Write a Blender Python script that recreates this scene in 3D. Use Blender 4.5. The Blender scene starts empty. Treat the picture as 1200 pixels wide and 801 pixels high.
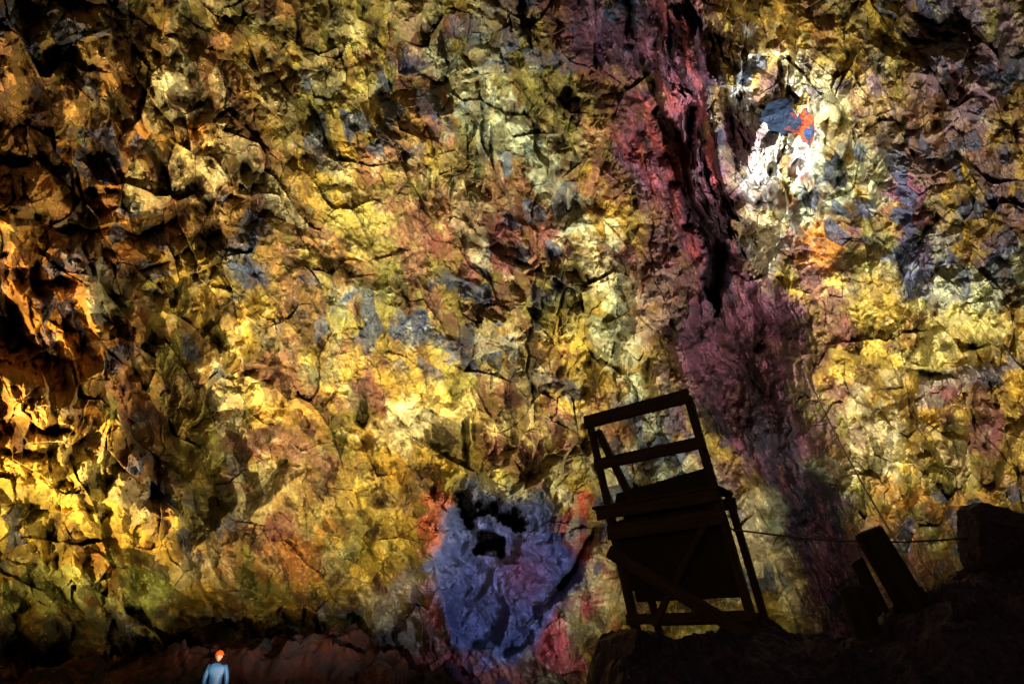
import bpy, bmesh, math, random, time
import numpy as np
from mathutils import Vector, Matrix
T0=time.time()
random.seed(4)
sc=bpy.context.scene
sc.view_settings.view_transform='Standard'
try: sc.view_settings.look='None'
except Exception: pass
sc.view_settings.exposure=0
PITCH=math.radians(24.5); CP,SP=math.cos(PITCH),math.sin(PITCH)
EYE=1.6
f32=np.float32
# ------------------------------------------------------------ numpy noise
TAB=np.random.RandomState(7).rand(64,256*256).astype(f32)
def hsh(ix,iy,seed):
    return TAB[seed%64].take(((ix+seed*37)&255)*256+((iy+seed*91)&255))
def vn(x,y,seed):
    ix=np.floor(x);iy=np.floor(y);fx=(x-ix).astype(f32);fy=(y-iy).astype(f32)
    ix=ix.astype(np.int32)+seed*37;iy=iy.astype(np.int32)+seed*91
    fx=fx*fx*(3-2*fx);fy=fy*fy*(3-2*fy)
    t=TAB[seed%64];x0=(ix&255)*256;x1=((ix+1)&255)*256;y0=iy&255;y1=(iy+1)&255
    a=t.take(x0+y0);b=t.take(x1+y0);c=t.take(x0+y1);d=t.take(x1+y1)
    a=a+(b-a)*fx;c=c+(d-c)*fx
    return a+(c-a)*fy
def fbm(x,y,seed,o=5,g=.5):
    s=0;am=1;t=0
    for i in range(o):
        k=2.03**i
        s=s+am*vn(x*k+i*7.3,y*k-i*3.1,seed+i*17);t+=am;am*=g
    return (s/t*2-1)*1.15
def tri(x,y,seed):
    s=(x+y)*.3660254;u=x+s;v=y+s
    i=np.floor(u);j=np.floor(v);fx=(u-i).astype(f32);fy=(v-j).astype(f32)
    i=i.astype(np.int32)+seed*37;j=j.astype(np.int32)+seed*91
    t=TAB[(seed*5+3)%64];m=fx>fy
    a=t.take((i&255)*256+(j&255));c=t.take(((i+1)&255)*256+((j+1)&255))
    b=np.where(m,t.take(((i+1)&255)*256+(j&255)),t.take((i&255)*256+((j+1)&255)))
    hi=np.maximum(fx,fy);lo=np.minimum(fx,fy)
    return (a*(1-hi)+b*(hi-lo)+c*lo)*2-1
def trif(x,y,seed,o=4,g=.55,warp=.45):
    s=0;am=1
    for k in range(o):
        th=1.05*k+seed*.7;f=1.9**k
        X=(x*math.cos(th)-y*math.sin(th))*f;Y=(x*math.sin(th)+y*math.cos(th))*f
        wx=tri(X*.73+3.1,Y*.73,seed+k*5+1);wy=tri(X*.73,Y*.73+7.7,seed+k*5+2)
        s=s+am*tri(X+warp*wx,Y+warp*wy,seed+k*5);am*=g
    return s
def facet(x,y,c,seed,sl=.5,off=.25):
    x=(x/c).astype(f32);y=(y/c).astype(f32)
    ix=np.floor(x).astype(np.int32);iy=np.floor(y).astype(np.int32)
    best=np.full(x.shape,9.,f32);bx=np.zeros_like(ix);by=bx.copy();DX=np.zeros_like(best);DY=DX.copy()
    for i in (-1,0,1):
        for j in (-1,0,1):
            cx=ix+i;cy=iy+j
            dx=x-(cx+hsh(cx,cy,seed));dy=y-(cy+hsh(cx,cy,seed+1))
            d=dx*dx+dy*dy
            m=d<best
            best=np.where(m,d,best);bx=np.where(m,cx,bx);by=np.where(m,cy,by);DX=np.where(m,dx,DX);DY=np.where(m,dy,DY)
    H=DX*(hsh(bx,by,seed+2)-.5)*2*sl+DY*(hsh(bx,by,seed+3)-.5)*2*sl+(hsh(bx,by,seed+4)-.5)*2*off
    return H*c,hsh(bx,by,seed+5),0
def sst(a,b,x):
    t=np.clip((x-a)/(b-a),0,1);return t*t*(3-2*t)
def segd(a,b,pts):
    r=np.full(a.shape,99.,f32)
    for (x0,y0),(x1,y1) in zip(pts[:-1],pts[1:]):
        vx,vy=x1-x0,y1-y0
        t=np.clip(((a-x0)*vx+(b-y0)*vy)/(vx*vx+vy*vy),0,1)
        r=np.minimum(r,np.hypot(a-x0-t*vx,b-y0-t*vy))
    return r
def mesh_grid(name,P,col=None,mat=None,smooth=False):
    n,m=P.shape[:2]
    me=bpy.data.meshes.new(name)
    me.vertices.add(n*m);me.vertices.foreach_set('co',P.reshape(-1).astype(f32))
    idx=np.arange(n*m).reshape(n,m)
    q=np.stack([idx[:-1,:-1],idx[1:,:-1],idx[1:,1:],idx[:-1,1:]],-1).reshape(-1)
    nf=(n-1)*(m-1)
    me.loops.add(nf*4);me.loops.foreach_set('vertex_index',q.astype(np.int32))
    me.polygons.add(nf);me.polygons.foreach_set('loop_start',np.arange(0,nf*4,4,dtype=np.int32))
    me.polygons.foreach_set('use_smooth',np.full(nf,smooth))
    me.update(calc_edges=True)
    if col is not None:
        at=me.color_attributes.new('Mineral','FLOAT_COLOR','POINT')
        c=np.ones((n*m,4),f32);c[:,:3]=col.reshape(-1,3)
        at.data.foreach_set('color',c.reshape(-1))
    o=bpy.data.objects.new(name,me);sc.collection.objects.link(o)
    if mat: me.materials.append(mat)
    return o
# ------------------------------------------------------------ materials
def base_mat(name):
    m=bpy.data.materials.new(name);m.use_nodes=True
    nt=m.node_tree;return m,nt,nt.nodes['Principled BSDF']
def rock_mat(name,attr=None,c1=(.1,.1,.1),c2=(.2,.2,.2),rough=.75,bump=.06,sc1=1.3,spec=.3):
    m,nt,b=base_mat(name);N=nt.nodes;L=nt.links
    tc=N.new('ShaderNodeTexCoord')
    n1=N.new('ShaderNodeTexNoise');n1.inputs['Scale'].default_value=sc1*4;n1.inputs['Detail'].default_value=4;n1.inputs['Roughness'].default_value=.72
    L.new(tc.outputs['Object'],n1.inputs['Vector'])
    if attr:
        a=N.new('ShaderNodeAttribute');a.attribute_name=attr
        r=N.new('ShaderNodeMapRange');r.inputs[1].default_value=.32;r.inputs[2].default_value=.68;r.inputs[3].default_value=.62;r.inputs[4].default_value=1.35
        L.new(n1.outputs['Fac'],r.inputs[0])
        mm=N.new('ShaderNodeMixRGB');mm.blend_type='MULTIPLY';mm.inputs[0].default_value=1
        L.new(a.outputs['Color'],mm.inputs[1]);L.new(r.outputs[0],mm.inputs[2]);L.new(mm.outputs[0],b.inputs['Base Color'])
    else:
        cr=N.new('ShaderNodeValToRGB');cr.color_ramp.elements[0].color=(*c1,1);cr.color_ramp.elements[1].color=(*c2,1)
        cr.color_ramp.elements[0].position=.35;cr.color_ramp.elements[1].position=.65
        L.new(n1.outputs['Fac'],cr.inputs[0]);L.new(cr.outputs[0],b.inputs['Base Color'])
    bp=N.new('ShaderNodeBump');bp.inputs['Strength'].default_value=.9;bp.inputs['Distance'].default_value=bump*2.5
    L.new(n1.outputs['Fac'],bp.inputs['Height']);L.new(bp.outputs[0],b.inputs['Normal'])
    b.inputs['Roughness'].default_value=rough;b.inputs['Specular IOR Level'].default_value=spec
    return m
def plain(name,c,rough=.6,metal=0,noise=0.25,scale=20):
    m,nt,b=base_mat(name);N=nt.nodes;L=nt.links
    tc=N.new('ShaderNodeTexCoord');n=N.new('ShaderNodeTexNoise');n.inputs['Scale'].default_value=scale;n.inputs['Detail'].default_value=4
    L.new(tc.outputs['Object'],n.inputs['Vector'])
    cr=N.new('ShaderNodeValToRGB')
    cr.color_ramp.elements[0].color=(*[k*(1-noise) for k in c],1);cr.color_ramp.elements[1].color=(*[min(1,k*(1+noise)) for k in c],1)
    L.new(n.outputs['Fac'],cr.inputs[0]);L.new(cr.outputs[0],b.inputs['Base Color'])
    b.inputs['Roughness'].default_value=rough;b.inputs['Metallic'].default_value=metal
    return m
def wood_mat(name,c1,c2):
    m,nt,b=base_mat(name);N=nt.nodes;L=nt.links
    tc=N.new('ShaderNodeTexCoord');mp=N.new('ShaderNodeMapping');mp.inputs['Scale'].default_value=(14,14,1.5)
    n=N.new('ShaderNodeTexNoise');n.inputs['Scale'].default_value=2;n.inputs['Detail'].default_value=5
    L.new(tc.outputs['Object'],mp.inputs[0]);L.new(mp.outputs[0],n.inputs['Vector'])
    cr=N.new('ShaderNodeValToRGB');cr.color_ramp.elements[0].color=(*c1,1);cr.color_ramp.elements[1].color=(*c2,1)
    cr.color_ramp.elements[0].position=.3;cr.color_ramp.elements[1].position=.7
    L.new(n.outputs['Fac'],cr.inputs[0]);L.new(cr.outputs[0],b.inputs['Base Color'])
    bp=N.new('ShaderNodeBump');bp.inputs['Distance'].default_value=.01
    L.new(n.outputs['Fac'],bp.inputs['Height']);L.new(bp.outputs[0],b.inputs['Normal']);b.inputs['Roughness'].default_value=.8
    return m
# ------------------------------------------------------------ cave wall
# survey chart of the chamber wall: a runs left->right, b runs top->bottom, measured
# as directions from the chamber floor; radius of the chamber varies with relief
def ax(parts):
    r=[]
    for lo,hi,n in parts: r.append(np.linspace(lo,hi,n,endpoint=False))
    return np.concatenate(r).astype(f32)
ga=ax([(-5,-.3,90),(-.3,12.3,1320),(12.3,17,91)])
gb=ax([(-6,-.25,100),(-.25,8.3,900),(8.3,9.2,16)])
A,B=np.meshgrid(ga,gb)
lw1=fbm(A*.9,B*.9,11,3);lw2=fbm(A*.9,B*.9,21,3)
wa=A+.14*lw1;wb=B+.14*lw2
va=wa+.05*fbm(A*6,B*6,12,4);vb=wb+.05*fbm(A*6,B*6,22,4)
th=math.radians(24)
ra=wa*math.cos(th)-wb*math.sin(th); rb=wa*math.sin(th)+wb*math.cos(th)
bc=[-6,0,1,2,3,4,5,6.3,9.2]
vc=np.interp(vb,bc,[5.2,7.4,7.75,8.05,8.35,8.6,8.95,9.6,10.7])
vw=np.interp(vb,bc,[1.4,1.15,.98,.84,.78,.82,.74,.45,.3])
vu=(va-vc)/vw
nz=fbm(A*2.2,B*2.2,31,5)
nzl=fbm(A*1.1,B*1.1,35,3)
vein=1-sst(.45,1.25,np.abs(vu)+.9*nz)
veing=1-sst(.3,1.3,np.abs(vu)+.2*nzl)
al=np.hypot((va-5.95)/.84,(vb-6.62)/1.2)+.25*nzl+.34*nz
al=np.where(vb<6.2,np.maximum(al,np.hypot((va-5.8)/.78,(vb-6.35)/.95)+.22*nz),al)
alc=1-sst(.80,1.08,al)
leftm=1-sst(1.4,3.4,A+.5*nzl)
lowband=np.exp(-((B-6.2)/.6)**2)*np.exp(-((A-3.4)/1.3)**2)
midsm=sst(.1,.5,fbm(A*.7+3,B*.7+8,37,3))*(1-leftm)
smooth=np.clip(np.maximum(np.maximum(vein*.6,alc*.85),np.maximum(lowband*.55,midsm*.4)),0,1)
big=(1-smooth)
area=fbm(A*.55,B*.55,61,3);area2=fbm(A*.8+9,B*.8,62,3)
fineonly=sst(.05,.5,area)*(1-leftm)
blk=1-.6*fineonly
M=3.35
F1,R1,C1=facet(ra*1.25+.1*tri(A*3,B*3,5),rb*.8+.1*tri(A*3,B*3,6),.9,100,.65,.2)
F2,R2,C2=facet(ra*1.3+.05*tri(A*3,B*3,3),rb*.8+.05*tri(A*3,B*3,4),.45,200,.85,.26)
F3,R3,C3=facet(wa*1.15-wb*.35,wb*.85+.2*wa,.21,300,.75,.18)
F4,R4,C4=facet(wa*1.1,wb,.09,400,.6,.16)
g0=trif(ra*.95,rb*.65,5,3,.52,.5)
g1=trif(ra*2.6,rb*1.9,9,3,.5,.5)
g2=trif(A*9,B*9,14,2,.6,.5)
g3=trif(A*26,B*26,19,1,.6,.4)
H=M*( .56*g0*(.6+.8*leftm)*big + .33*g1*(.3+.7*big)*(.4+.6*blk)*(1+.3*leftm) + .06*g2*(.35+.65*big) + .016*g3*(.4+.6*big) )
H+=M*( F1*(.35+.8*leftm)*big + F2*big*blk*(.75+.4*leftm) + F3*big*blk*.42 + F4*.25*big )
def saw(ph): 
    f=ph-np.floor(ph);return np.where(f<.88,f/.88,(1-f)/.12)
led=saw(rb*1.1+.9*g0*.6+.3*g1*.3+.5*nzl);led2=saw(ra*2.1+rb*.9+.5*g0+.3*g1);led3=saw(rb*3.1+ra*.7+.8*g1)
H+= 1.2*(led-.5)*sst(-.15,.4,area2)*big*(.6+.8*leftm) + .9*(led2-.5)*sst(0,.4,-area2)*big+.38*(led3-.5)*sst(-.1,.3,nz)*big*blk
H+= 1.6*fbm(A*.45,B*.45,71,3)+.18*fbm(A*3,B*3,72,5)*(.35+.65*big)
# buttresses on the left
e1=np.interp(B,[-1,1,2,3.5,4.6,5.2,6,7],[.1,.35,.6,1.1,1.3,1.5,2.0,2.1])+.22*g1+.15*g0
env=sst(.5,2.5,B)*(1-sst(5.8,6.7,B))
H+= 3.0*(1-sst(-.05,.1,wa-e1))*env*(.5+.7*sst(4,5,B))
e2=np.interp(B,[-1,1.6,3,4.2,6],[.1,.45,.35,.3,.6])+.15*g1
H+= 1.4*(1-sst(-.03,.06,wa-e2))*sst(1.2,2,B)*(1-sst(4.6,5.2,B))
# recessed pocket right of the buttress
pk=segd(va,vb,[(1.5,4.75),(1.9,5.15),(2.35,5.5),(2.5,5.85)])+.12*nz+.05*g1
H-= 4.2*(1-sst(.08,.30,pk))
# vein relief
st=fbm(vu*2.2,vb*.5,91,4);stf=trif(va*7-vb*2.,vb*1.6,92,3,.6)
rg=1-np.abs(fbm(vu*2.6+2,vb*.6,94,4))*2
H+= veing*(-3.4)+vein*(1.7*st+1.1*rg+.3*stf)
fxa=va+.10*fbm(A*3,B*3,141,4)
fis=segd(fxa,vb,[(7.66,1.3),(7.86,1.62),(7.98,2.1),(8.18,2.6),(8.33,3.05),(8.38,3.7)])
fw=np.interp(B,[1.2,1.4,1.8,2.4,3.2,3.75],[.02,.06,.16,.11,.14,.02])+.06*nz
H-= 6*np.exp(-(fis/np.maximum(fw,.01))**4)
fi2=segd(fxa,vb,[(7.1,-.3),(7.35,.5),(7.66,1.3)]);H-=2.2*np.exp(-(fi2/.06)**2)*sst(-.3,.3,nz)
fi3=segd(fxa,vb,[(8.5,3.9),(8.75,4.4),(9.05,5.0),(9.3,5.7),(9.5,6.4)]);H-=2.4*np.exp(-(fi3/(.10+.05*nz))**2)*sst(-.5,.2,nzl+nz*.5)
f2=segd(va,vb,[(8.05,1.35),(8.14,1.9)]);H-=3*np.exp(-(f2/.06)**4)
f3=segd(va,vb,[(8.76,3.4),(8.86,3.7),(8.8,4.0)]);H-=2*np.exp(-(f3/.05)**2)
ver=fbm(va*5-vb*1.6,vb*1.1,93,5,.6);vm=np.exp(-((va-np.interp(vb,[0,3],[8.0,8.75]))/.36)**2)*(1-sst(2.6,3.8,vb))
H-= 2.4*vm*sst(.08,.25,ver)
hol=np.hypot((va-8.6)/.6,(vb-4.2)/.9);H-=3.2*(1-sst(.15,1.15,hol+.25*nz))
# alcove relief
H-= 2.2*(1-sst(.5,1.02,al))
H+= 1.9*np.exp(-((va-6.1)/.42)**2-((vb-6.9)/.65)**2)
swx=va+.45*fbm(A*1.3,B*1.3,95,3);swy=vb+.45*fbm(A*1.3,B*1.3,96,3)
fold=1-np.abs(fbm(swx*2.0,swy*1.4,97,3))*2.4
H+= alc*(.9*fold+.6*trif(A*2.3,B*1.8,44,3,.5)+.07*fbm(A*10,B*10,98,3))
hq=.15*fbm(A*4,B*4,99,4)
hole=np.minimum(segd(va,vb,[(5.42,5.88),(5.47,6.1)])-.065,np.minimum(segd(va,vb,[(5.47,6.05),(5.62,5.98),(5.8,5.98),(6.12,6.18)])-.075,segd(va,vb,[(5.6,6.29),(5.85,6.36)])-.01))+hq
H-= 4*(1-sst(.0,.06,hole))
rim=np.exp(-((al-1.12)/.15)**2)*(1-sst(5.8,7.0,B));H+=1.1*rim
H-= 2.4*np.exp(-(segd(va,vb,[(6.95,6.2),(6.85,6.5),(6.6,6.9)])/.07)**2)
for (x,y,rx,ry,d) in [(.05,3.75,.22,.38,3.8),(.15,1.85,.3,.11,2.8),(.6,5.05,.3,.1,2),(.2,2.55,.35,.08,1.8),(.1,4.9,.2,.3,1.8),(.3,5.3,.3,.08,1.6),
                      (1.0,5.95,.3,.1,1.5),(4.2,4.85,.08,.16,1.5),(5.45,5.15,.05,.25,1.6),(5.05,5.2,.18,.07,1.0),(8.95,2.35,.06,.16,1.2),(9.08,1.93,.07,.11,1.4),(3.3,5.5,.1,.12,1),(.7,3.3,.3,.08,1.4),(1.6,.7,.1,.25,1.2),(1.2,2.2,.25,.08,1.2),(2.9,2.0,.08,.2,1),(10.9,4.35,.3,.06,1.0)]:
    q=np.hypot((va-x)/rx,(vb-y)/ry);H-=d*(1-sst(.4,1.15,q+.5*nz))
D=27.5-.18*(4-B)-2.6*sst(3.5,-1.5,A)-2.0*sst(9.5,13,A)-4*sst(-.5,-6,B)-5*sst(-1,-5,A)-5*sst(13,17,A)-H
S=(A-6)/8;T=(4-B)/8
P=np.stack([D*S,D*(CP-T*SP),EYE+D*(SP+T*CP)],-1)
def on_wall(a,b,dd=0):
    i=int(np.argmin(np.abs(gb-b)));j=int(np.argmin(np.abs(ga-a)))
    p=P[i,j];v=Vector((float(p[0]),float(p[1]),float(p[2])))
    n=(Vector((0,0,EYE))-v).normalized()
    return v+n*dd
# -------- mineral colours
def C(*c): return np.array(c,f32)
OCH=C(.31,.195,.026);OLV=C(.165,.145,.028);RUST=C(.27,.105,.024);CRM=C(.52,.46,.23);WHT=C(.72,.73,.65);YEL=C(.38,.28,.038);GRN=C(.29,.32,.19)
MAR=C(.12,.036,.034);PUR=C(.10,.032,.05);BLU=C(.024,.036,.062);RED=C(.32,.052,.035);BRN=C(.125,.065,.018);ORG=C(.42,.175,.022);SLT=C(.085,.105,.19)
col=np.ones(A.shape+(3,),f32)*OCH
def mix(w,c):
    global col
    w=np.clip(w,0,1).astype(f32)[...,None];col=col*(1-w)+c*w
n1=fbm(ra*.9,rb*.6,601,6,.6);n2=fbm(ra*1.8,rb*1.0,602,6,.6);n3=fbm(A*5,B*5,603,5,.65);n4=fbm(A*2.6,B*2.6,604,6,.65);n5=fbm(ra*1.5+5,rb*.7,605,6,.6);n6=fbm(A*9,B*9,606,4,.7)
mix(sst(-.2,.2,n1),OLV);mix(sst(.0,.3,n2)*.8,BRN);mix(sst(.1,.4,-n1)*.3,YEL);mix(sst(.2,.45,n4)*.3,GRN);mix(sst(.12,.38,n5)*.65,MAR*1.3)
nbA=[fbm(A*3.1+k*13,B*3.1+k*5,700+k,6,.62) for k in range(6)]
bi=0
def blob(a,b,x,y,rx,ry,rot,c,s=.9,k=.7):
    global bi
    t=math.radians(rot);dx=wa-x;dy=wb-y
    u=(dx*math.cos(t)+dy*math.sin(t))/rx;v=(-dx*math.sin(t)+dy*math.cos(t))/ry
    q=np.hypot(u,v);bi+=1
    w=1-q+k*1.9*nbA[bi%6]+.4*(R3-.5)+.3*(R2-.5)+.15*g1-.1
    mix(sst(-.1,.55,w)*s,c)
BL=[ # a b rx ry rot colour strength
 (.3,1.5,2.0,2.6,0,RUST,.6),(.6,4.0,1.3,2.2,0,ORG*.85,.65),(1.0,.4,2.2,.9,0,BRN*1.4,.6),(.5,6.0,1.6,1.2,0,YEL,.7),(1.2,2.9,.9,.8,0,RUST,.55),
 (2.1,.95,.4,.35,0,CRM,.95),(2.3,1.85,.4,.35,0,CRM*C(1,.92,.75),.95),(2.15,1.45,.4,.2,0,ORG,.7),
 (3.3,1.2,.8,1.3,15,BRN*1.1,.75),(3.0,2.8,1.2,.6,20,BRN*1.1,.65),(4.0,.8,.7,1.6,25,OLV,.8),(4.3,2.2,.9,1.0,-25,OLV,.8),
 (5.1,.7,.5,.9,-20,MAR,.8),(4.7,1.4,.9,.4,40,BRN,.7),(5.9,2.4,.9,.9,45,MAR*C(1.2,1.4,1.),.7),(5.3,1.9,.5,.4,0,OLV,.6),
 (5.45,1.2,.3,1.1,-35,GRN,.8),(6.4,1.9,.25,1.6,-32,GRN*1.3,.95),(6.9,2.9,.3,.8,-25,CRM,.9),(6.0,.8,.3,1.2,-30,OLV*.7,.8),(5.7,.3,.4,.7,-30,BLU*1.5,.6),(6.35,3.6,1.0,.35,15,OLV,.7),
 (6.0,2.95,.6,.5,0,MAR*1.5,.6),(6.9,4.4,.9,.5,20,YEL*.9,.7),(7.2,4.0,.3,.6,0,GRN,.7),
 (4.4,3.6,1.3,.3,25,OLV,.7),(4.9,3.9,1.3,.25,20,BLU*1.3,.8),(2.7,3.25,.4,.2,20,BLU,.85),(6.4,4.45,.5,.15,15,BLU,.85),(2.75,4.5,.35,.5,-25,CRM*C(.95,.9,.7),.9),(3.4,4.7,.9,.3,10,YEL,.5),(4.7,4.9,.5,.4,0,CRM,.85),(5.9,5.0,.8,.35,5,CRM*C(1,.9,.65),.85),(4.8,4.3,1.,.3,10,YEL,.5),
 (3.6,5.9,1.7,.45,0,C(.27,.20,.055),.7),(1.8,5.2,.7,.6,0,BRN*.8,.7),(3.0,6.5,1.6,.4,0,ORG*.75,.55),(2.2,6.6,.8,.25,0,CRM*.8,.5),(4.5,6.5,.6,.8,0,YEL,.6),
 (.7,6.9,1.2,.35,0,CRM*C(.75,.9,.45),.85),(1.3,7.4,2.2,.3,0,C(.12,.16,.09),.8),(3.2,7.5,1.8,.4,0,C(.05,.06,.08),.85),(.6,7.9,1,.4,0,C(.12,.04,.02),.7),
 (9.0,1.9,.5,1.1,8,WHT*.8,.7,1.0),(8.9,3.0,.35,.8,-5,CRM,.8),(9.6,1.1,.6,.6,0,CRM*.9,.7),(9.7,.5,.6,.9,20,ORG*.8,.7),(10.4,.4,.9,.5,0,YEL*.9,.8),(10.4,1.5,.6,.5,0,C(.3,.2,.08),.8),  # first blob whitens the hotspot: pale rock plus spotlight glow put into the colour
 (9.65,2.9,.35,.35,0,ORG,.95),(10.0,2.1,.6,.5,0,GRN,.7),(11.4,.8,.9,1.1,0,C(.15,.10,.12),.9),(11.2,1.9,.9,.5,0,C(.15,.10,.085),.85),(10.6,2.6,.55,.5,0,PUR*1.2,.9),(10.9,3.0,.6,.5,15,SLT*.8,.9),(11.8,2.6,.5,.8,0,C(.15,.09,.11),.85),
 (10.3,3.5,.6,.35,0,YEL,.7),(11.2,3.9,.9,.45,-15,CRM*C(.85,.85,.5),.85),(11.5,3.3,.7,.3,0,GRN,.8),(10.3,4.4,.6,.5,0,YEL*.95,.8),(11.3,4.4,.9,.2,-10,C(.08,.07,.09),.75),(11.4,5.0,.5,.35,0,MAR,.85),
 (10.9,5.6,.8,.6,0,OLV*1.1,.8),(10.3,5.0,.5,.6,0,CRM*.8,.75),(11.0,5.9,.8,.3,10,ORG*.8,.6),(9.3,5.9,.5,.7,-15,GRN,.8),(8.9,6.5,.45,.8,-20,CRM*.95,.85),(9.5,7.0,.5,.5,0,YEL*.9,.7),(8.3,6.2,.5,.9,0,CRM*.9,.8),(7.6,5.2,.4,.6,0,GRN,.8),
 (7.2,5.7,.35,.6,10,CRM,.8),(7.05,6.9,.35,.9,-10,CRM*C(1,.85,.55),.85),(4.6,7.0,.5,.5,0,CRM*.85,.6),
 (5.05,6.15,.45,.5,0,RED*C(1.1,1.6,1.4),.85),(6.75,6.6,.38,.95,-12,RED,.95),(5.2,7.2,.4,.7,0,RED*C(1,1.6,2),.8),(5.8,7.9,.9,.35,0,RED*C(1,1.3,1.6),.7),(6.4,7.5,.4,.5,20,RED,.8),(7.0,6.1,.25,.35,0,MAR,.7)]
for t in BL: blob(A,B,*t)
sm=sst(-.05,.35,fbm(A*.8,B*.8,650,3)+.4*np.exp(-((B-3.9)/1.0)**2)*np.exp(-((A-4.6)/2.3)**2)+.25*sst(9.6,11,A))
mix(sst(.68,.76,R3+.12*n6)*sm*.85,BLU);mix((R3<.09)*.3,MAR*1.1);mix(((R2<.13)&(R3>.2))*.3,CRM)
mix(sst(.3,.52,n3)*.28,CRM*.85);mix(sst(.15,.4,-n3)*.45,BRN*.6);mix(sst(.25,.55,-n6)*.35,BRN*.4)
# vein colours
vcol=col.copy()
def vm_(w,c):
    global vcol
    w=np.clip(w,0,1).astype(f32)[...,None];vcol=vcol*(1-w)+c*w
sn=fbm(vu*2.2,vb*.7,660,6,.6);sn2=fbm(vu*4.5,vb*1.6,661,6,.62);sn3=fbm(vu*9,vb*3.,662,4,.65)
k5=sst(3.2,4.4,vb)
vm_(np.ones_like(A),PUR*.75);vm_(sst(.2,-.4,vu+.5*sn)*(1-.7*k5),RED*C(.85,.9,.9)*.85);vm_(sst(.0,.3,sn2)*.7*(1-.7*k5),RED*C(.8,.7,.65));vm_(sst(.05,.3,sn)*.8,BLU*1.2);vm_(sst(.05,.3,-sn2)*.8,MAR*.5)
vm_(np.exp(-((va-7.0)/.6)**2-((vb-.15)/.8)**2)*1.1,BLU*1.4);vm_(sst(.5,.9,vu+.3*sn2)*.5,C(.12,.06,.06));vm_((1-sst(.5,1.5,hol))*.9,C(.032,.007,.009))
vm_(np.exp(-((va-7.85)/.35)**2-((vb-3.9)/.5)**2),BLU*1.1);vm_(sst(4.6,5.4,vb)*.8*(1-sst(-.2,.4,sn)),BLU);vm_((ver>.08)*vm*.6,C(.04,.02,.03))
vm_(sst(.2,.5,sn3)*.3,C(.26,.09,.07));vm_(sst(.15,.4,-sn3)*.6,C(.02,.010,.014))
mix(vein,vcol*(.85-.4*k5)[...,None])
mix((1-sst(.9,2.0,np.abs(vu-.1)))*sst(-.1,.3,n4+.3*(R4-.5))*.6,PUR)
# alcove colours
ac=SLT*np.ones_like(col)
def am(w,c):
    global ac
    w=np.clip(w,0,1).astype(f32)[...,None];ac=ac*(1-w)+c*w
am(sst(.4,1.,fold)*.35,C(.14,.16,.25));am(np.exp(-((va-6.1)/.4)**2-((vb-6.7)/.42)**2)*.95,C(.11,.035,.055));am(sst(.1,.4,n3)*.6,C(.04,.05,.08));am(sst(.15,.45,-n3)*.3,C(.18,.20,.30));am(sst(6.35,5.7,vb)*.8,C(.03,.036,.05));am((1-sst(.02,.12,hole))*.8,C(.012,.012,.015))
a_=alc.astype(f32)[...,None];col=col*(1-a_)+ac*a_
jit=(.72+.56*R3)*(.88+.24*R4)*(.75+.5*R2)*(.72+.56*(n3*.5+.5))*(.72+.56*(n6*.5+.5))
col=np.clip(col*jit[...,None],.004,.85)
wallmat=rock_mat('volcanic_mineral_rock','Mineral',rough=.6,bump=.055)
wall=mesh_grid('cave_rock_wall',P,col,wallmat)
print('wall',time.time()-T0)
# ------------------------------------------------------------ ground + outcrop
gx=np.linspace(-34,34,380);gy=np.linspace(-14,36,280);X,Y=np.meshgrid(gx.astype(f32),gy.astype(f32))
def crest(x): return np.interp(x,[-.3,.45,.8,.9,1.04,1.39,2.0,2.65,2.82,3.34,3.73,4.08,4.7,5.2,6.5,9,14],[-.6,.2,1.25,1.55,1.8,1.86,1.85,1.8,1.68,1.83,1.98,2.15,2.4,2.5,2.8,3.2,2.0])
gf,_,_=facet(X+.3*fbm(X,Y,801,3),Y,1.3,810,.4,.12);
Z=-.15+.12*fbm(X*.4,Y*.4,820,4)+.3*gf
ground=mesh_grid('cave_floor_ground',np.stack([X,Y,Z],-1),None,rock_mat('basalt_floor',None,(.015,.015,.017),(.05,.045,.04),.8,.05))
def outc(x0,x1,y0,y1,nx,ny,fn,name,mat):
    X,Y=np.meshgrid(np.linspace(x0,x1,nx).astype(f32),np.linspace(y0,y1,ny).astype(f32))
    return mesh_grid(name,np.stack([X,Y,fn(X,Y)],-1),None,mat)
def fn_out(X,Y):
    wx=X+.12*fbm(X*2,Y*2,830,4);wy=Y+.12*fbm(X*2,Y*2,831,4)
    a,_,_=facet(wx,wy,.8,840,.5,.2);b,_,_=facet(wx,wy,.3,850,.6,.22);c,_,_=facet(wx,wy,.12,860,.6,.2)
    yc=7.6+.3*np.sin(X*1.3)
    f=np.where(Y<yc,1-sst(0,3.4,yc-Y)*.95,1-sst(0,2.6,Y-yc)*.95)
    edge=sst(13.8,9.5,X)
    return -.35+(crest(wx)+.30)*f*edge+(.25*a+.45*b+.4*c+.05*fbm(X*6,Y*6,870,4)+.09*trif(X*1.6,Y*1.6,55,3))*(.3+.7*f)
darkrock=rock_mat('violet_lit_basalt',None,(.022,.016,.034),(.10,.065,.14),.6,.02,sc1=3)  # purple in the colour stands in for dim violet light on the rocks
outc(-.6,14,3.6,11.2,560,330,fn_out,'foreground_rock_outcrop',darkrock)
def fn_mound(X,Y):
    wx=X+.15*fbm(X,Y,880,3);wy=Y+.15*fbm(X,Y,881,3)
    a,_,_=facet(wx,wy,2.2,882,.4,.2);b,_,_=facet(wx,wy,.9,883,.5,.3)
    ht=np.interp(X,[-24,-17,-13,-10,-7,-5,-2.5,0,2],[.5,.7,1.2,1.9,2.3,1.9,1.1,.4,-.5])
    r=sst(21.2,23.6,Y)
    return -.4+(ht+.4*fbm(X*.5,Y*.5,885,3))*r+(.3*a+.5*b+.35*trif(X*.8,Y*.8,66,4,.6))*(.3+.7*r)
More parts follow.
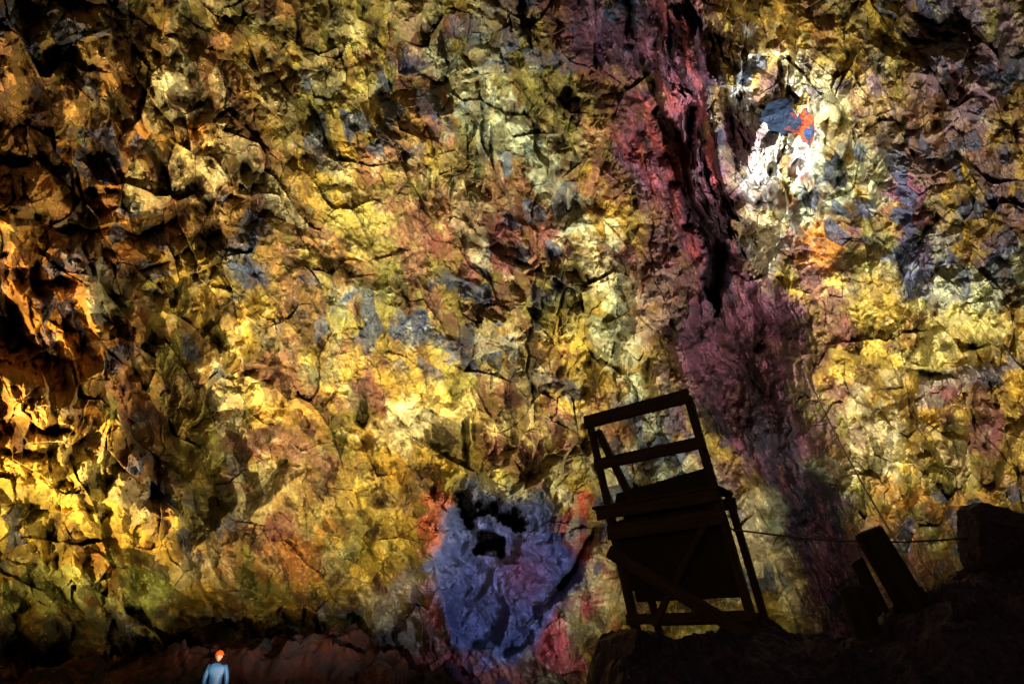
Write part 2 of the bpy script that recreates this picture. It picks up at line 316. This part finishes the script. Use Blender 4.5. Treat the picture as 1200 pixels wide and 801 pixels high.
outc(-26,4,20.6,29,560,180,fn_mound,'rubble_mound',rock_mat('rubble_basalt',None,(.006,.012,.02),(.05,.014,.012),.85,.06,sc1=.22,spec=.1))
# low unseen berm added to keep lamp light off the rubble mound
def fn_light_block(X,Y):
    r=np.exp(-((Y-12.9-.12*np.sin(X*1.7))/.33)**4)
    return -.3+.56*r*(1+.12*fbm(X*1.2,Y,891,3))*sst(-20,-19,X)*sst(4.6,4.0,X)+.04*trif(X*2,Y*2,77,3)
outc(-20.5,5,12.1,13.7,600,60,fn_light_block,'light_blocking_berm',darkrock)
def link(name,bm,mat,loc=(0,0,0),parent=None,smooth=False):
    if smooth:
        for f in bm.faces:f.smooth=True
    me=bpy.data.meshes.new(name);bm.to_mesh(me);bm.free();me.materials.append(mat)
    o=bpy.data.objects.new(name,me);sc.collection.objects.link(o);o.location=loc
    if parent:o.parent=parent
    return o
def boulder(name,loc,scl,mat,seed,rot=(0,0,0)):
    bm=bmesh.new();bmesh.ops.create_icosphere(bm,subdivisions=5,radius=1)
    rnd=random.Random(seed)
    pl=[(Vector((rnd.gauss(0,1),rnd.gauss(0,1),rnd.gauss(0,1))).normalized(),rnd.uniform(.6,.95)) for _ in range(20)]
    for v in bm.verts:
        d=v.co.normalized();r=1.2
        for n,h in pl:
            k=d.dot(n)
            if k>.05:r=min(r,h/k)
        v.co=d*r*(1+.03*math.sin(d.x*9+seed)*math.cos(d.y*11)*math.sin(d.z*8)+rnd.uniform(-.012,.012))
    o=link(name,bm,mat,loc);o.scale=scl;o.rotation_euler=rot;return o
boulder('boulder',(5.16,7.55,2.66),(.5,.45,.52),darkrock,31,(.3,.2,.5))
boulder('boulder',(1.25,7.6,1.55),(.42,.4,.36),darkrock,8)
boulder('boulder',(2.2,7.7,1.55),(.5,.4,.33),darkrock,9)
boulder('boulder',(5.9,7.8,2.3),(.6,.5,.45),darkrock,14)
# jutting slab near the brightest spotlight: angular split plate
m,nt,bs=base_mat('blue_and_red_slab');N=nt.nodes;L=nt.links
tc=N.new('ShaderNodeTexCoord');nn=N.new('ShaderNodeTexNoise');nn.inputs['Scale'].default_value=1.8;nn.inputs['Detail'].default_value=6
sx=N.new('ShaderNodeSeparateXYZ');L.new(tc.outputs['Object'],sx.inputs[0]);L.new(tc.outputs['Object'],nn.inputs['Vector'])
ad=N.new('ShaderNodeMath');ad.operation='MULTIPLY_ADD';ad.inputs[1].default_value=.32;L.new(sx.outputs[0],ad.inputs[0]);L.new(nn.outputs['Fac'],ad.inputs[2])
sb=N.new('ShaderNodeMath');sb.operation='MULTIPLY_ADD';sb.inputs[1].default_value=-.25;L.new(sx.outputs[2],sb.inputs[0]);L.new(ad.outputs[0],sb.inputs[2])
cr=N.new('ShaderNodeValToRGB');e=cr.color_ramp.elements;e[0].position=.58;e[0].color=(.004,.008,.016,1);e[1].position=.68;e[1].color=(.10,.010,.003,1)
e2=cr.color_ramp.elements.new(.86);e2.color=(.16,.035,.006,1);e2=cr.color_ramp.elements.new(.9);e2.color=(.008,.022,.06,1)
L.new(sb.outputs[0],cr.inputs[0]);L.new(cr.outputs[0],bs.inputs['Base Color']);bs.inputs['Roughness'].default_value=.7;bs.inputs['Specular IOR Level'].default_value=.15
bp=N.new('ShaderNodeBump');bp.inputs['Distance'].default_value=.3;L.new(nn.outputs['Fac'],bp.inputs['Height']);L.new(bp.outputs[0],bs.inputs['Normal'])
bm=bmesh.new();rn=random.Random(5)
out=[(-1.0,.35),(-.62,.95),(-.1,1.05),(.45,.9),(.85,.15),(1.0,-.1),(.72,-.95),(.5,-.7),(.1,-.25),(-.55,-.05)]
fr=[bm.verts.new((x,-.35-.2*rn.random(),y)) for x,y in out];bk=[bm.verts.new((x*1.2,1.3,y*1.15+.3)) for x,y in out]
ce=bm.verts.new((-.1,-.62,.45));ce2=bm.verts.new((.5,-.55,.0))
n_=len(out)
for i in range(n_):
    j=(i+1)%n_
    bm.faces.new((fr[i],bk[i],bk[j],fr[j]))
    c=ce2 if 3<=i<=7 else ce
    bm.faces.new((fr[i],fr[j],c))
bm.faces.new((ce,fr[3],ce2));bm.faces.new((ce,ce2,fr[8]));bm.faces.new(bk)
bmesh.ops.recalc_face_normals(bm,faces=bm.faces)
o=link('jutting_rock_slab',bm,m,on_wall(9.22,1.48,.6));o.rotation_euler=(math.radians(10),0,math.radians(-20));o.scale=(.92,.9,.92)
# ------------------------------------------------------------ wooden tower
wood=wood_mat('weathered_timber',(.03,.018,.010),(.09,.052,.028))
woodp=wood_mat('dark_plywood',(.014,.010,.008),(.035,.022,.014))
def empty(name,loc=(0,0,0)):
    e=bpy.data.objects.new(name,None);sc.collection.objects.link(e);e.location=loc;e.empty_display_size=.3;return e
def beam(name,p,q,w,t,mat,parent,up=Vector((0,0,1))):
    p=Vector(p);q=Vector(q);z=(q-p);Ln=z.length;z.normalize()
    x=up.cross(z).normalized();y=z.cross(x)
    bm=bmesh.new();bmesh.ops.create_cube(bm,size=1)
    for v in bm.verts:v.co=Vector((v.co.x*w,v.co.y*t,v.co.z*Ln))
    bmesh.ops.bevel(bm,geom=bm.edges[:],offset=min(w,t)*.08,segments=2,affect='EDGES')
    o=link(name,bm,mat)
    R=Matrix((x,y,z)).transposed().to_4x4();R.translation=(p+q)/2
    o.parent=parent;o.matrix_local=Matrix.Translation(-parent.location)@R
    return o
tw=empty('wooden_watch_stand',(1.95,8.2,1.75))
adir=Vector((1.07,-.8,0)).normalized();wdir=Vector((.6,.8,0))
def TP(u,z,w=0,e=0):   # u 0..1 along the front, z height above foot level, w depth backwards
    lx=1.42+(2.50-1.42)*u;ly=8.4-.8*u
    p=Vector((lx-.165*z,ly,1.78+z))+wdir*w+adir*e
    p.z-=.05*(1-u)*max(0,min(1,(z-.3)))
    return p
def bm_h(name,u0,u1,z0,z1,w,h,th,mat=wood,e0=0,e1=0):
    return beam(name,TP(u0,z0,w,e0),TP(u1,z1,w,e1),th,h,mat,tw)
def post(name,u,z0,z1,w,a=.075,b=.075):
    return beam(name,TP(u,z0,w),TP(u,z1,w),a,b,wood,tw,up=adir)
post('leg_front_left',0,-.25,1.50,0,.09,.09);post('leg_front_right',1,-.25,2.58,0,.085,.085)
post('leg_back_left',.03,-.25,1.45,.5);post('leg_back_right',1,-.25,1.5,.42)
beam('rail_post_left',TP(0,1.45,0),TP(.0,2.55,0),.075,.075,wood,tw,up=adir)
beam('rail_brace_left',TP(.26,1.4,.03),TP(.05,2.45,.04),.08,.08,wood,tw,up=adir)
bm_h('top_rail',0,1,2.55,2.56,-.065,.17,.04,e0=-.04,e1=.04)
bm_h('middle_rail',0,1,2.0,2.0,-.065,.14,.04,e0=-.03,e1=.06)
for i in range(4):
    bm_h('deck_board_%d'%(i+1),0,1,1.49,1.50,.0+.125*i,.035,.115,e0=-.2 if i<2 else -.05,e1=.06)
bm_h('deck_edge_beam',0,1,1.40,1.40,-.07,.13,.04,e0=-.14,e1=.05)
bm_h('deck_back_beam',0,1,1.40,1.40,.46,.13,.04,e0=-.05,e1=.05)
def panel(name,q,th,mat):
    bm=bmesh.new();vs=[bm.verts.new(Vector(p)-tw.location) for p in q]
    f=bm.faces.new(vs);n=(vs[1].co-vs[0].co).cross(vs[2].co-vs[0].co).normalized()
    r=bmesh.ops.extrude_face_region(bm,geom=[f]);
    for v in r['geom']:
        if isinstance(v,bmesh.types.BMVert):v.co+=n*th
    bmesh.ops.recalc_face_normals(bm,faces=bm.faces)
    link(name,bm,mat,parent=tw)
panel('upper_back_panel',[TP(.06,1.53,.05),TP(.98,1.53,.05),TP(.98,1.74,.05),TP(.1,1.64,.05)],.02,woodp)
panel('front_panel',[TP(.05,.36,.055),TP(.95,.36,.055),TP(.95,1.33,.055),TP(.05,1.33,.055)],.02,woodp)
panel('side_panel',[TP(.0,.5,.06),TP(.0,.5,.45),TP(.0,1.33,.45),TP(.0,1.33,.06)],.02,woodp)
bm_h('skirt_plank',0,1,1.17,1.17,-.07,.17,.03,e0=-.05,e1=.05)
bm_h('lower_rail',0,1,.17,.17,-.06,.11,.04,e0=-.06,e1=.04)
bm_h('lower_rail_back',0,1,.17,.17,.45,.11,.04)
beam('diagonal_brace',TP(-.05,.95,-.12),TP(1.12,-.15,-.12),.035,.15,wood,tw)
beam('cross_brace',TP(.2,.1,-.09),TP(.85,1.1,-.09),.03,.08,wood,tw)
# ------------------------------------------------------------ bollards
def bollard(name,p,q,r,mat,seed):
    p=Vector(p);q=Vector(q);ax_=(q-p);Ln=ax_.length
    bm=bmesh.new();rnd=random.Random(seed);rings=14;seg=28;ph=[rnd.uniform(0,6) for _ in range(4)]
    prev=None
    prof=[(0,1.05)]+[(i/rings*.96,1.03-.05*i/rings) for i in range(1,rings)]+[(.97,.98),(.99,.94),(1,.86)]
    for h,k in prof:
        ring=[]
        for s in range(seg):
            a=s/seg*2*math.pi
            rr=r*k*(1+.025*math.sin(3*a+ph[0])+.012*math.sin(9*a+ph[1]+h)+.008*rnd.uniform(-1,1))
            ring.append(bm.verts.new((rr*math.cos(a),rr*math.sin(a),h*Ln+(.01*math.sin(a+ph[2]) if h>.9 else 0))))
        if prev:
            for s in range(seg):bm.faces.new((prev[s],prev[(s+1)%seg],ring[(s+1)%seg],ring[s]))
        prev=ring
    bm.faces.new(prev)
    o=link(name,bm,mat,p);o.rotation_euler=ax_.to_track_quat('Z','Y').to_euler();return o
bollard('timber_mooring_post',(4.12,7.3,1.75),(3.74,7.35,2.78),.15,woodp,1)
bollard('timber_mooring_post',(3.88,7.55,1.75),(3.68,7.6,2.5),.075,woodp,2)
bollard('timber_mooring_post',(3.50,7.2,1.5),(3.40,7.25,2.20),.125,woodp,3)
steel=plain('steel_cable',(.12,.11,.10),.5,.6)
def cable(name,pts,r):
    cu=bpy.data.curves.new(name,'CURVE');cu.dimensions='3D';cu.bevel_depth=r;cu.bevel_resolution=3
    s=cu.splines.new('NURBS');s.points.add(len(pts)-1);s.order_u=3;s.use_endpoint_u=True
    for i,p in enumerate(pts):s.points[i].co=(*p,1)
    cu.materials.append(steel);o=bpy.data.objects.new(name,cu);sc.collection.objects.link(o);return o
cable('rope_handrail',[TP(1,1.05,-.04),(2.9,7.5,2.74),(3.3,7.4,2.68),(3.7,7.33,2.66),(4.2,7.4,2.66),(4.9,7.5,2.72)],.01)
top=on_wall(9.2,3.7,.1);bot=Vector((4.15,7.25,2.15));pts=[]
for i in range(9):
    f=i/8;v=top.lerp(bot,f);v.z-=2.2*4*f*(1-f)*.35;pts.append(v)
cable('hoisting_cable',pts,.014)
# ------------------------------------------------------------ visitor
def skin_fig(name,verts,edges,mat,parent,lv=2):
    me=bpy.data.meshes.new(name);me.from_pydata([v[:3] for v in verts],edges,[]);me.materials.append(mat)
    o=bpy.data.objects.new(name,me);sc.collection.objects.link(o);o.parent=parent
    md=o.modifiers.new('skin','SKIN');
    for i,v in enumerate(verts):
        sv=me.skin_vertices[0].data[i];sv.radius=(v[3],v[4] if len(v)>4 else v[3]);sv.use_root=(i==0)
    md.use_smooth_shade=True
    s=o.modifiers.new('sub','SUBSURF');s.levels=lv;s.render_levels=lv
    return o
def person(loc,rz):
    e=empty('person_in_helmet',loc)
    jk=plain('blue_rain_jacket',(.008,.06,.20),.6);tr=plain('dark_trousers',(.02,.022,.03),.8);sk=plain('skin',(.30,.16,.11),.6);he=plain('orange_helmet',(.6,.06,.01),.35,noise=.05);bo=plain('boot_leather',(.03,.02,.015),.6)
    V=[(0,0,.95,.17,.13),(0,0,1.12,.155,.12),(0,0,1.30,.19,.13),(0,.01,1.42,.15,.11),(0,.0,1.50,.065,.065),
       (.19,0,1.40,.075),(.25,-.02,1.13,.06),(.24,-.12,.90,.045),(-.19,0,1.40,.075),(-.26,.02,1.13,.06),(-.27,-.06,.88,.045),(0,0,.82,.19,.15)]
    E=[(0,1),(1,2),(2,3),(3,4),(2,5),(5,6),(6,7),(2,8),(8,9),(9,10),(0,11)]
    skin_fig('jacket',V,E,jk,e)
    V=[(0,0,.93,.14,.11),(.1,0,.85,.1),(.11,-.02,.5,.07),(.12,.02,.1,.055),(-.1,0,.85,.1),(-.11,-.04,.5,.07),(-.12,-.02,.1,.055)]
    skin_fig('trousers',V,[(0,1),(1,2),(2,3),(0,4),(4,5),(5,6)],tr,e)
    for s,y in((.12,.02),(-.12,-.02)):
        skin_fig('boot_%s'%('r' if s>0 else 'l'),[(s,y,.12,.055),(s,y,.05,.05,.045),(s*1.1,y-.16,.04,.045,.035)],[(0,1),(1,2)],bo,e)
    for sx,hx,hy,hz in((1,.24,-.13,.88),(-1,-.27,-.07,.86)):
        V=[(hx,hy,hz,.028,.02),(hx,hy-.01,hz-.08,.04,.018)];Ed=[(0,1)]
        for k,(dy,l) in enumerate(((.03,.065),(.01,.08),(-.01,.075),(-.03,.055))):
            i=len(V);V+=[(hx,hy+dy-.01,hz-.1,.009),(hx-sx*.006,hy+dy-.012,hz-.1-l*.5,.0085),(hx-sx*.018,hy+dy-.014,hz-.1-l,.008)]
            Ed+=[(1,i),(i,i+1),(i+1,i+2)]
        i=len(V);V+=[(hx-sx*.01,hy-.045,hz-.05,.011),(hx-sx*.015,hy-.065,hz-.09,.009)];Ed+=[(0,i),(i,i+1)]
        skin_fig('hand_%s'%('r' if sx>0 else 'l'),V,Ed,sk,e,1)
    bm=bmesh.new();bmesh.ops.create_uvsphere(bm,u_segments=28,v_segments=20,radius=1)
    for v in bm.verts:
        x,y,z=v.co;k=1-.22*max(0,-z)
        nx=x*.077*k;ny=y*.098*(1-.1*max(0,-z));nz_=z*.115
        if y<0:
            ny-=.028*math.exp(-(x/.16)**2-((z+.12)/.16)**2)
            ny+=.012*(math.exp(-((abs(x)-.38)/.16)**2-((z-.08)/.12)**2))
            ny-=.006*math.exp(-(x/.3)**2-((z+.5)/.07)**2)
        if abs(x)>.85: nx+=math.copysign(.014*math.exp(-((z+.05)/.22)**2),x)
        v.co=Vector((nx,ny,nz_+1.635))
    link('head',bm,sk,parent=e,smooth=True)
    for s in(-1,1):
        bm=bmesh.new();bmesh.ops.create_uvsphere(bm,u_segments=10,v_segments=8,radius=.011)
        link('eye',bm,bo,(s*.03,-.088,1.645),e)
    bm=bmesh.new();bmesh.ops.create_uvsphere(bm,u_segments=32,v_segments=20,radius=1)
    bmesh.ops.delete(bm,geom=[v for v in bm.verts if v.co.z<-.1],context='VERTS')
    for v in bm.verts:
        b_=1.0+(.14 if v.co.z<.08 else 0)+(.14 if (v.co.z<.08 and v.co.y<-.3) else 0)
        v.co=Vector((v.co.x*.105*b_,v.co.y*.128*b_,1.665+v.co.z*.115+(.006*math.cos(v.co.x*9) if v.co.z>.2 else 0)))
    o=link('helmet',bm,he,parent=e,smooth=True)
    so=o.modifiers.new('s','SOLIDIFY');so.thickness=.006
    e.rotation_euler=(0,0,rz)
    return e
person((-7.25,18.6,-.10),math.radians(200))
# ------------------------------------------------------------ lamps
hous=plain('black_lamp_housing',(.02,.02,.02),.5);glass,nt,b=base_mat('lamp_glass');b.inputs['Emission Color'].default_value=(1,.95,.85,1);b.inputs['Emission Strength'].default_value=2;b.inputs['Base Color'].default_value=(.8,.8,.8,1)
def lamp(loc,tgt,power,color,ang,blend=1,rad=.08):
    loc=Vector(loc);d=(Vector(tgt)-loc).normalized();e=empty('floodlight',loc)
    e.rotation_euler=d.to_track_quat('-Z','Y').to_euler()
    def bx(n,s,l,m):
        bm=bmesh.new();bmesh.ops.create_cube(bm,size=1)
        for v in bm.verts:v.co=Vector((v.co.x*s[0],v.co.y*s[1],v.co.z*s[2]))
        bmesh.ops.bevel(bm,geom=bm.edges[:],offset=min(s)*.15,segments=2,affect='EDGES')
        link(n,bm,m,l,e)
    bx('housing',(.34,.26,.10),(0,0,.08),hous);bx('lens',(.29,.21,.02),(0,0,.025),glass)
    bx('bracket_l',(.02,.04,.3),(-.19,0,.18),hous);bx('bracket_r',(.02,.04,.3),(.19,0,.18),hous);bx('foot',(.4,.06,.02),(0,0,.34),hous)
    ld=bpy.data.lights.new('beam','SPOT');ld.energy=power;ld.color=color;ld.spot_size=math.radians(ang);ld.spot_blend=blend;ld.shadow_soft_size=rad
    o=bpy.data.objects.new('beam',ld);sc.collection.objects.link(o);o.parent=e;o.location=(0,0,-.03)
lamp((11.0,11.5,.5),on_wall(9.08,1.75),200000,(.82,.91,1),19,1,.05)
lamp((9.5,11.8,.4),on_wall(9.0,2.1),45000,(.86,.93,1),36,1)
lamp((12.5,13,.4),on_wall(9.8,2.8),32000,(1,.88,.78),95,1)
lamp((3.6,19.5,.1),on_wall(5.9,6.9),6200,(.36,.44,1),50,.8)
lamp((8.5,15.0,.1),on_wall(3.2,2.2),46000,(1,.88,.58),90,1)
lamp((-15.5,12.0,.1),on_wall(1.5,3.4),52000,(1,.74,.37),105,.9)
lamp((-2.0,11.6,.1),on_wall(2.4,4.6),13000,(1,.82,.5),95,.9)
lamp((-6.5,11.6,.1),on_wall(2.2,.8),16000,(1,.84,.58),70,1)
lamp((-5.5,11.6,.1),on_wall(5.8,1.6),22000,(.88,.94,1),70,1)
lamp((5.5,12.0,.2),on_wall(11.2,3.0),21000,(1,.92,.66),80,1)
lamp((5.2,14.5,.2),on_wall(8.0,6.2),6500,(1,.93,.72),85,1)
# ------------------------------------------------------------ world, camera
w=bpy.data.worlds.new('World');sc.world=w;w.use_nodes=True;nt=w.node_tree
sk=nt.nodes.new('ShaderNodeTexSky');sk.sky_type='NISHITA';sk.sun_disc=False;sk.sun_elevation=math.radians(3);sk.sun_rotation=math.radians(200)
nt.links.new(sk.outputs[0],nt.nodes['Background'].inputs[0]);nt.nodes['Background'].inputs[1].default_value=.018
cam=bpy.data.cameras.new('Camera');co=bpy.data.objects.new('Camera',cam);sc.collection.objects.link(co)
co.location=(0,0,EYE);co.rotation_euler=(math.radians(90)+PITCH,0,0);cam.sensor_width=36;cam.lens=24;cam.clip_end=500;cam.clip_start=.05
sc.camera=co
print('done',time.time()-T0)
